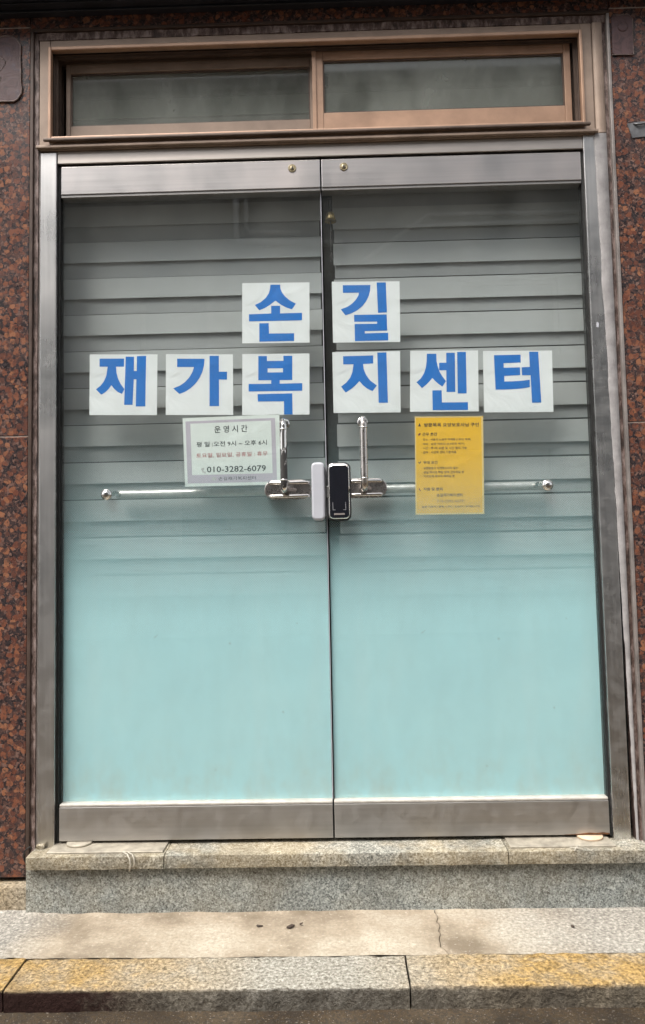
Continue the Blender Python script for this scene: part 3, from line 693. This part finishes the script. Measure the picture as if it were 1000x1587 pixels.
for i in range(len(A)):
    j = (i+1) % len(A)
    q = [b.verts.new(v) for v in ((A[i][0], -0.0242, A[i][1]), (A[j][0], -0.0242, A[j][1]), (C[j][0], -0.0275, C[j][1]), (C[i][0], -0.0275, C[i][1]))]
    b.faces.new(q); q2 = [b.verts.new(v) for v in ((C[i][0], -0.0275, C[i][1]), (C[j][0], -0.0275, C[j][1]), (C[j][0], -0.0235, C[j][1]), (C[i][0], -0.0235, C[i][1]))]; b.faces.new(q2)
bmesh.ops.remove_doubles(b, verts=b.verts[:], dist=1e-6)
q = MB(); q._merge(b); q.build('chrome_rim', 'chrome', lb)
MB().rbox(0.8068, 0.8622, -0.0262, -0.0230, 0.9258, 1.0797, 0.011, 0.001, 8).build('touch_panel', 'black_gloss', lb)
MB().box(0.8150, 0.8160, -0.0270, -0.0261, 0.950, 0.972).box(0.8525, 0.8535, -0.0270, -0.0261, 0.950, 0.972).box(0.8150, 0.8230, -0.0270, -0.0261, 0.9490, 0.9499).box(0.8455, 0.8535, -0.0270, -0.0261, 0.9490, 0.9499).build('panel_mark', 'print_grey', lb)
MB().rbox(0.8185, 0.8500, -0.0272, -0.0261, 0.9345, 0.9395, 0.001, 0.0002).build('name_bar', 'pale_strip', lb)
MB().rbox(0.7985, 0.8030, -0.0255, -0.020, 0.985, 1.020, 0.0015, 0.0006).build('side_latch', 'chrome', lb)

# brass door bell with cord, hanging behind the seam
be = thing('door_bell', 'small brass bell on a cord hanging behind the door seam', 'bell', (0.826, 0.05, 1.86))
MB().lathe((0.826, 0.055, 1.858), (0, 0, 1), [(0.0, 0.003), (0.0165, 0.000), (0.0185, -0.002), (0.0165, 0.004), (0.0150, 0.014), (0.0115, 0.023), (0.006, 0.028), (0.0, 0.029)], 20).build('bell_cup', 'brass', be)
MB().tube([(0.8225, 0.055, 1.925), (0.8228, 0.055, 1.90), (0.824, 0.055, 1.886)], 0.0022, 8).tube([(0.8255, 0.055, 1.858), (0.8257, 0.055, 1.81), (0.8265, 0.055, 1.752)], 0.0021, 8).build('cord', 'cord', be)
MB().lathe((0.8265, 0.055, 1.752), (0, 0, -1), [(0.002, -0.004), (0.0035, 0.002), (0.0065, 0.009), (0.0055, 0.014), (0.002, 0.023), (0.0, 0.025)], 14).build('clapper_tassel', 'cord', be)

# ================================================================== PAPERS ON THE GLASS
YP = 0.0286          # front face of the papers, just behind the film
def sheet(name, quad, mat, label, group=None):
    """quad: TL TR BR BL in (x, z)"""
    base = ((quad[2][0]+quad[3][0])/2, YP, (quad[2][1]+quad[3][1])/2)
    t = thing(name, label, 'sign', base, group)
    MB().prism(quad, YP, YP+0.0006).build('paper', mat, t)
    return t
def qmap(quad, u, v):
    (a, b_), (c, d), (e, f), (g, h) = quad
    return ((a*(1-u)+c*u)*(1-v)+(g*(1-u)+e*u)*v, (b_*(1-u)+d*u)*(1-v)+(h*(1-u)+f*u)*v)
ARC = lambda pts: pts
LET = {
 '손': ((52, 46, 428, 384), [([(210,57),(264,57),(266,80),(275,102),(292,125),(318,147),(352,165),(330,197),(300,187),(268,170),(238,147),(205,172),(178,188),(147,200),(123,170),(155,155),(183,132),(201,105),(208,80)], None),
        ([(214,176),(264,176),(264,219),(386,217),(386,259),(90,262),(90,222),(214,219)], None), ([(148,273),(200,273),(202,331),(342,331),(342,374),(148,376)], None)]),
 '길': ((557, 42, 934, 377), [([(618,62),(772,62),(770,92),(762,122),(748,150),(726,178),(698,200),(665,217),(630,228),(604,195),(640,182),(668,164),(690,142),(704,120),(708,104),(618,104)], None),
        ([(807,48),(858,48),(862,214),(812,216)], None), ([(678,226),(860,225),(862,314),(736,316),(736,328),(867,326),(867,368),(680,370),(680,276),(806,276),(806,264),(678,264)], None)]),
 '복': ((52, 448, 428, 787), [([(142,460),(190,460),(190,488),(282,488),(282,460),(332,460),(332,595),(262,595),(262,615),(388,613),(388,655),(88,657),(88,615),(214,615),(214,595),(142,595)], [(194,529),(280,529),(280,552),(194,552)]),
        ([(138,672),(332,669),(334,786),(286,786),(286,713),(140,713)], None)]),
 '지': ((557, 436, 935, 776), [([(617,460),(785,458),(785,503),(728,505),(731,535),(743,565),(765,597),(803,626),(778,657),(748,642),(724,622),(706,600),(685,622),(660,643),(628,663),(602,630),(632,608),(655,580),(668,548),(674,506),(617,506)], None),
        ([(808,442),(859,442),(864,722),(812,722)], None)]),
 '재': ((34, 43, 459, 424), [([(96,70),(250,70),(250,121),(200,121),(203,158),(213,195),(230,230),(254,262),(238,292),(210,278),(188,258),(172,237),(155,260),(135,280),(108,297),(75,263),(104,240),(125,212),(140,175),(147,121),(96,121)], None),
        ([(260,58),(312,58),(312,148),(330,148),(330,55),(388,53),(386,370),(326,370),(328,200),(312,200),(306,360),(253,360)], None)]),
 '가': ((507, 43, 924, 424), [([(577,72),(748,72),(744,115),(735,152),(718,190),(692,228),(660,258),(628,279),(592,293),(553,258),(593,242),(625,220),(652,190),(672,156),(682,124),(577,124)], None),
        ([(779,53),(837,53),(837,153),(887,153),(887,202),(837,202),(837,369),(778,369)], None)]),
 '센': ((63, 43, 492, 424), [([(168,62),(228,62),(230,110),(238,145),(250,178),(268,208),(289,234),(266,268),(240,250),(220,232),(203,213),(185,235),(165,255),(138,277),(103,240),(130,217),(150,185),(162,150),(167,105)], None),
        ([(291,57),(345,57),(347,302),(292,302),(291,166),(246,166),(246,119),(291,119)], None), ([(360,52),(415,52),(418,312),(362,312)], None), ([(203,291),(261,291),(263,367),(425,367),(425,415),(205,415)], None)]),
 '터': ((522, 44, 947, 427), [([(589,71),(753,69),(753,118),(648,121),(648,150),(748,148),(748,197),(650,201),(650,236),(700,235),(755,232),(806,226),(806,272),(765,279),(720,283),(660,286),(595,286)], None),
        ([(806,51),(862,51),(874,369),(817,369),(812,198),(760,198),(758,148),(808,146)], None)]),
}
Z = 0.0
SHEETS = [('손', [(0.5510,1.657),(0.7575,1.654),(0.7545,1.466),(0.5485,1.469)], 'upper row, on the left door leaf'),
 ('길', [(0.8260,1.654),(1.0330,1.650),(1.0305,1.461),(0.8260,1.464)], 'upper row, on the right door leaf'),
 ('재', [(0.0800,1.4465),(0.2885,1.4415),(0.2855,1.2535),(0.0790,1.2585)], 'leftmost of the lower row'),
 ('가', [(0.3145,1.4415),(0.5195,1.4355),(0.5185,1.2485),(0.3125,1.2535)], 'second of the lower row'),
 ('복', [(0.5485,1.4355),(0.7535,1.4325),(0.7500,1.2445),(0.5455,1.2475)], 'just under the upper left letter'),
 ('지', [(0.8230,1.4345),(1.0290,1.4330),(1.0260,1.2445),(0.8230,1.2475)], 'just under the upper right letter'),
 ('센', [(1.0600,1.4325),(1.2650,1.4290),(1.2610,1.2420),(1.0540,1.2455)], 'second from the right end'),
 ('터', [(1.2800,1.4265),(1.4880,1.4230),(1.4850,1.2350),(1.2770,1.2385)], 'rightmost of the lower row')]
for ch, quad, where in SHEETS:
    t = sheet('letter_sheet', quad, 'paper', 'white sheet with blue letter %s, %s' % (ch, where), 'blue letter sheets on the glass')
    (x0, y0, x1, y1), polys = LET[ch]
    m = MB()
    for pts, hole in polys:
        f = lambda P: [qmap(quad, (x-x0)/(x1-x0), (y-y0)/(y1-y0)) for x, y in P]
        m.flat(f(pts), YP-0.0003, f(hole) if hole else None)
    m.build('letter', 'blue_print', t)

# opening-hours notice
NQ = [(0.364, 1.242), (0.6585, 1.2475), (0.6620, 1.0330), (0.3700, 1.0330)]
nt = sheet('notice_sheet', NQ, 'paper_mint', 'white opening hours notice with lilac border on the left door leaf')
def nq(X, Y):  # crop pixels of the notice -> wall coordinates
    return qmap(NQ, (X-20)/(950-20), (Y-22)/(690-22))
def band(mb_, X0, X1, Y0, Y1, y, fn): mb_.flat([fn(X0, Y0), fn(X1, Y0), fn(X1, Y1), fn(X0, Y1)], y)
m = MB(); y = YP-0.00025
band(m, 47, 908, 55, 78, y, nq); band(m, 47, 92, 78, 660, y, nq); band(m, 868, 908, 78, 660, y, nq); band(m, 92, 868, 580, 660, y, nq)
m.build('border', 'lilac', nt)
def line(fn, par, mat, body, X0, X1, Yc, H, bold=0.0, y=YP-0.0004):
    a = fn(X0, Yc); c = fn(X1, Yc); h = abs(fn(X0, Yc-H/2)[1]-fn(X0, Yc+H/2)[1])
    ang = math.atan2(c[1]-a[1], c[0]-a[0]); q = MB()
    put_text(q, body, a[0], a[0]+math.hypot(c[0]-a[0], c[1]-a[1]), a[1], y, h, bold, ang, a)
    o = q.build('text_line', mat, par); return o
def mark(fn, par, mat, pts): MB().flat([fn(*p) for p in pts], YP-0.0004).build('printed_mark', mat, par)
line(nq, nt, 'ink', '운 영 시 간', 322, 640, 145, 68, 0.012); line(nq, nt, 'ink', '평 일 :오전 9시 ~ 오후 6시', 145, 822, 285, 50, 0.008)
line(nq, nt, 'ink', '010-3282-6079', 237, 805, 530, 58, 0.012); line(nq, nt, 'ink', '손길재가복지센터', 345, 706, 620, 36, 0.0)
line(nq, nt, 'ink_red', '토요일, 일요일, 공휴일 : 휴무', 140, 826, 393, 46, 0.006)
mark(nq, nt, 'ink_faint', [(180, 520), (205, 512), (215, 525), (200, 535), (215, 552), (228, 548), (222, 572), (196, 556)])
mark(nq, nt, 'ink_faint', [(282, 606), (322, 606), (322, 636), (282, 636)])

# yellow recruiting poster
YQ = [(1.0680, 1.2305), (1.2735, 1.2275), (1.2675, 0.9315), (1.0620, 0.9335)]
yp = sheet('poster_sheet', YQ, 'yellow', 'yellow poster with small dark print on the right door leaf')
def yq(X, Y): return qmap(YQ, (X-58)/(922-58), (Y-30)/(1268-30))
m = MB(); y = YP-0.00025
band(m, 58, 912, 30, 46, y, yq); band(m, 58, 72, 46, 1268, y, yq); band(m, 900, 922, 46, 1268, y, yq); band(m, 72, 900, 1250, 1268, y, yq)
m.build('border', 'yellow_edge', yp)
K = 'ink_brown'
line(yq, yp, K, '방문목욕 요양보호사님 구인', 175, 868, 138, 50, 0.025)
mark(yq, yp, K, [(118, 110), (136, 155), (100, 155)])
line(yq, yp, K, '근무 조건', 152, 335, 255, 42, 0.02); line(yq, yp, K, '우대 요건', 160, 340, 612, 40, 0.02); line(yq, yp, K, '지원 및 문의', 160, 400, 948, 40, 0.02)
line(yq, yp, K, '손길재가복지센터', 328, 650, 1025, 40, 0.02)
for body, X0, X1, Y0 in (('· 장소 : 서울시 노원구 하계동 (1호선 역세)', 140, 762, 325), ('· 대상 : 남성 어르신 (3-5인조 케어)', 140, 682, 380), ('· 시간 : 주1회 60분 및 시간 협의 가능', 140, 712, 432), ('· 급여 : 시급제 센터 기준적용', 140, 580, 484),
      ('· 요양보호사 자격증소지자 필수', 145, 598, 684), ('· 성실 하시고 책임 있게 근무하실 분', 145, 672, 736), ('· 어르신께 예의와 배려심 분', 145, 555, 786), ('많은 지원시 (경력 / 나이 / 초보자 / 우대합니다)', 140, 868, 1172)):
    line(yq, yp, K, body, X0, X1, Y0, 32, 0.015)
mark(yq, yp, K, [(96, 612), (104, 604), (112, 616), (130, 596), (136, 604), (113, 630)])
line(yq, yp, 'ink_brown_faint', '010-3282-6079', 330, 660, 1100, 34, 0.01)
mark(yq, yp, 'ink_crimson', [(98, 262), (112, 244), (130, 240), (128, 256), (112, 272), (100, 270)])
mark(yq, yp, 'ink_crimson', [(104, 938), (112, 935), (116, 952), (130, 964), (122, 970), (108, 958)])

# ================================================================== SMALL THINGS
# floor hinge covers let into the sill
def hinge(x0, x1, dx, label, discmat):
    t = thing('floor_hinge_cover', label, 'hinge cover', ((x0+x1)/2, -0.03, -0.009), 'floor hinge covers on the sill')
    b = bmesh.new(); z0, z1 = -0.0115, -0.0035
    V = [b.verts.new(p) for p in ((x0, -0.062, z0), (x1, -0.062, z0), (x1, 0.06, z0), (x0, 0.06, z0), (x0, -0.062, z1), (x1, -0.062, z1), (x1, 0.06, z1), (x0, 0.06, z1))]
    for f in ((0, 1, 5, 4), (1, 2, 6, 5), (2, 3, 7, 6), (3, 0, 4, 7), (4, 5, 6, 7), (3, 2, 1, 0)): b.faces.new([V[i] for i in f])
    bmesh.ops.bevel(b, geom=b.edges[:], offset=0.001, segments=1, affect='EDGES')
    q = MB(); q._merge(b); q.build('cover_plate', 'plate', t)
    MB().lathe((dx, 0.005, -0.0034), (0, 0, 1), [(0.037, 0.0), (0.037, 0.0045), (0.035, 0.0062), (0.0, 0.0062)], 32).build('pivot_cap', discmat, t)
hinge(-0.012, 0.318, 0.060, 'metal floor hinge cover with dusty pivot under the left door leaf', 'plate')
hinge(1.290, 1.583, 1.532, 'metal floor hinge cover with pale round pivot under the right door leaf', 'wood_disc')
# patches on the granite
pr = MB().prism([(-0.260, 2.40), (-0.243, 2.43), (-0.215, 2.428), (-0.193, 2.435), (-0.170, 2.441), (-0.152, 2.440), (-0.132, 2.430), (-0.120, 2.410), (-0.121, 2.37), (-0.119, 2.32), (-0.1195, 2.29), (-0.115, 2.275), (-0.117, 2.255), (-0.127, 2.238), (-0.140, 2.230), (-0.19, 2.231), (-0.24, 2.234), (-0.262, 2.26)], YF-0.0045, YF-0.0004, 0.0015)
rp = thing('residue_patch', 'purplish glue residue patch on the granite left of the transom', 'patch', (-0.19, YF, 2.23))
pr.build('residue', 'residue', rp)
rim = [(-0.243, 2.43), (-0.215, 2.429), (-0.193, 2.435), (-0.170, 2.441), (-0.152, 2.440), (-0.132, 2.430), (-0.120, 2.410), (-0.121, 2.37), (-0.119, 2.32), (-0.1195, 2.29), (-0.115, 2.275), (-0.117, 2.255), (-0.127, 2.238), (-0.140, 2.230), (-0.19, 2.231), (-0.24, 2.234)]
ring2 = [(-0.20+0.032*math.cos(a)*(1+0.15*math.sin(3*a)), 2.35+0.024*math.sin(a)) for a in [2*math.pi*i/16 for i in range(17)]]
ring3 = [(-0.215+0.035*math.cos(a), 2.305+0.015*math.sin(a)*(1+0.2*math.cos(2*a))) for a in [2*math.pi*i/16 for i in range(17)]]
MB().tube([(x, YF-0.004, z) for x, z in rim], 0.0022, 6).tube([(x, YF-0.004, z) for x, z in ring2], 0.0018, 6).tube([(x, YF-0.004, z) for x, z in ring3], 0.0018, 6).build('rim', 'residue_rim', rp)
cp = thing('clear_plate', 'small purplish rounded plate on the granite right of the transom', 'plate', (1.726, YF, 2.31))
MB().rbox(1.694, 1.757, YF-0.005, YF-0.0004, 2.316, 2.442, 0.012, 0.0015).build('plate_face', 'residue', cp)
MB().tube([(1.692, YF-0.004, 2.318), (1.757, YF-0.004, 2.3165), (1.758, YF-0.004, 2.43), (1.748, YF-0.004, 2.443), (1.70, YF-0.004, 2.4435)], 0.0016, 6).build('rim', 'residue_rim', cp)
MB().lathe((1.727, YF-0.0045, 2.405), (0, -1, 0), [(0.016, 0), (0.016, 0.001), (0.012, 0.002), (0.0, 0.002)], 20).build('round_mark', 'residue', cp)
tg = thing('metal_tag', 'small dull grey metal tag on the granite right of the door frame', 'tag', (1.765, YF, 2.055))
MB().prism([(1.728, 2.100), (1.768, 2.106), (1.80, 2.107), (1.80, 2.060), (1.742, 2.055)], YF-0.003, YF-0.0004, 0.0008).build('tag_plate', 'tag', tg)
MB().tube([(1.746, YF-0.003, 2.100), (1.760, YF-0.008, 2.094), (1.775, YF-0.008, 2.097), (1.79, YF-0.003, 2.103)], 0.0025, 8).build('tag_clip', 'tag', tg)
# wire end by the left jamb and a loop of white cord over the sill
solo('wire_stub', MB().tube([(-0.078, -0.03, -0.052), (-0.084, -0.04, -0.030), (-0.080, -0.045, -0.004), (-0.070, -0.04, 0.004), (-0.066, -0.03, -0.004)], 0.0022, 8), 'cord', 'short dark wire end sticking out beside the left sill corner', 'wire', (-0.078, -0.03, -0.052))
solo('string_scrap', MB().tube([(0.205, -0.060, -0.006), (0.222, -0.079, -0.0045), (0.231, -0.0875, -0.014), (0.234, -0.088, -0.030), (0.231, -0.088, -0.046)], 0.0022, 8).tube([(0.218, -0.060, -0.006), (0.236, -0.080, -0.0045), (0.243, -0.0875, -0.012), (0.245, -0.088, -0.026), (0.241, -0.088, -0.036)], 0.002, 8), 'white_cord', 'scrap of dirty white cord hanging over the left sill slab', 'cord', (0.231, -0.085, -0.046))
solo('twig_scrap', MB().tube([(1.452, -0.070, -0.004), (1.47, -0.079, -0.002), (1.485, -0.083, -0.004)], 0.0015, 6).tube([(1.478, -0.066, -0.003), (1.468, -0.078, -0.0005), (1.460, -0.086, -0.008)], 0.0013, 6), 'white_cord', 'tiny pale straw scrap on the right sill slab', 'scrap', (1.468, -0.078, -0.006))
def scrap(x, y, w, h, rot, label):
    P = [(-1, -0.2), (-0.4, -0.8), (0.3, -0.6), (1, 0.1), (0.5, 0.7), (-0.2, 0.5), (-0.7, 0.4)]
    b = bmesh.new(); V = []; c = math.cos(rot); s_ = math.sin(rot)
    for px, py in P:
        X = x+(px*w*c-py*h*s_); Y = y+(px*w*s_+py*h*c); V.append(b.verts.new((X, Y, -0.1690+random.uniform(0, 0.003))))
    f = b.faces.new(V); e = bmesh.ops.extrude_face_region(b, geom=[f])
    for v in e['geom']:
        if isinstance(v, bmesh.types.BMVert): v.co.z -= 0.002
    bmesh.ops.recalc_face_normals(b, faces=b.faces[:])
    q = MB(); q._merge(b); solo('leaf_scrap', q, 'leaf', label, 'leaf', (x, y, -0.171), 'leaf scraps on the step')
scrap(0.680, -0.150, 0.013, 0.010, 0.5, 'largest dark leaf scrap on the cream concrete step')
scrap(0.597, -0.146, 0.009, 0.005, 0.0, 'flat dark leaf scrap left of the largest one on the step')
scrap(0.708, -0.138, 0.005, 0.004, 0.3, 'tiny dark leaf scrap just right of the largest one on the step')
scrap(1.423, -0.165, 0.006, 0.008, 0.9, 'dark leaf scrap at the right end of the step')

# ================================================================== ACROSS THE ALLEY (seen mirrored in the glass and steel)
def facing_building(name, label, x0, x1, h, y, mat, wins, depth=6):
    t = thing(name, label, 'building', ((x0+x1)/2, y, -0.22))
    m_ = MB(); zs = sorted({-0.22, h}|{z for w in wins for z in (w[2], w[3])})
    for za, zb_ in zip(zs, zs[1:]):
        cuts = sorted((w[0], w[1]) for w in wins if w[2] <= za and w[3] >= zb_)
        a = x0
        for c0, c1 in cuts: m_.box(a, c0, y-0.3, y, za, zb_); a = c1
        m_.box(a, x1, y-0.3, y, za, zb_)
    m_.box(x0, x1, y-depth, y-depth+0.3, -0.22, h); m_.box(x0, x0+0.3, y-depth+0.3, y-0.3, -0.22, h); m_.box(x1-0.3, x1, y-depth+0.3, y-0.3, -0.22, h)
    m_.build('wall', mat, t)
    MB().box(x0-0.06, x1+0.06, y-depth-0.06, y+0.08, h, h+0.18, 0.01).build('roof', 'tile_roof', t)
    for w in wins:
        f = frame(MB(), w[0], w[1], w[2], w[3], 0.06, y-0.16, y-0.08, 0.004).build('window', 'pale_strip', t)
        MB().box(w[0]+0.05, w[1]-0.05, y-0.13, y-0.12, w[2]+0.05, w[3]-0.05).build('pane', 'window_dark', f)
    return t
yb = -8.0
ob = facing_building('facing_building', 'grey rendered building across the alley, mirrored in the glass', -3.05, 7.5, 7.6, yb, 'facade', [(-1.4, 0.2, 1.0, 2.3), (2.2, 3.8, 1.0, 2.3), (5.0, 6.4, 3.9, 5.1), (-1.9, -0.9, 3.5, 4.6), (2.6, 4.0, 3.6, 4.7)])
MB().tube([(-0.50, yb+0.06, 6.7), (-0.50, yb+0.06, 5.36), (-0.46, yb+0.06, 5.30), (1.0, yb+0.06, 5.25)], 0.045, 10).build('conduit', 'pipe_white', ob)
MB().tube([(-0.36, yb+0.06, 6.7), (-0.36, yb+0.06, 5.50), (-0.32, yb+0.06, 5.44), (0.4, yb+0.06, 5.42)], 0.03, 10).build('conduit', 'pipe_white', ob)
MB().tube([(1.3, yb+0.06, 5.0), (2.2, yb+0.06, 5.62), (4.6, yb+0.06, 5.60)], 0.03, 10).tube([(1.9, yb+0.06, 5.46), (4.6, yb+0.06, 5.50)], 0.025, 10).build('conduit', 'pipe_white', ob)
facing_building('white_reflector_house', 'unseen white house added across the alley to brighten the left steel post', -9.0, -3.15, 6.8, yb-0.3, 'facade_b', [(-7.6, -6.2, 0.9, 2.2), (-5.0, -3.8, 0.9, 2.2)])  # unseen house, added in white to give the left jamb a bright reflection

# power cables along the alley, mirrored in the upper glass
for k, (yy, zz, sag) in enumerate(((-5.2, 5.6, 0.25), (-5.5, 5.15, 0.32))):
    pts = [(-14+28*i/24, yy, zz-sag*(1-((i-12)/12)**2)) for i in range(25)]
    solo('power_cable', MB().tube(pts, 0.012, 6), 'cord', ('upper', 'lower')[k]+' of two dark power cables strung along the alley', 'cable', (-14, yy, zz), 'power cables over the alley')
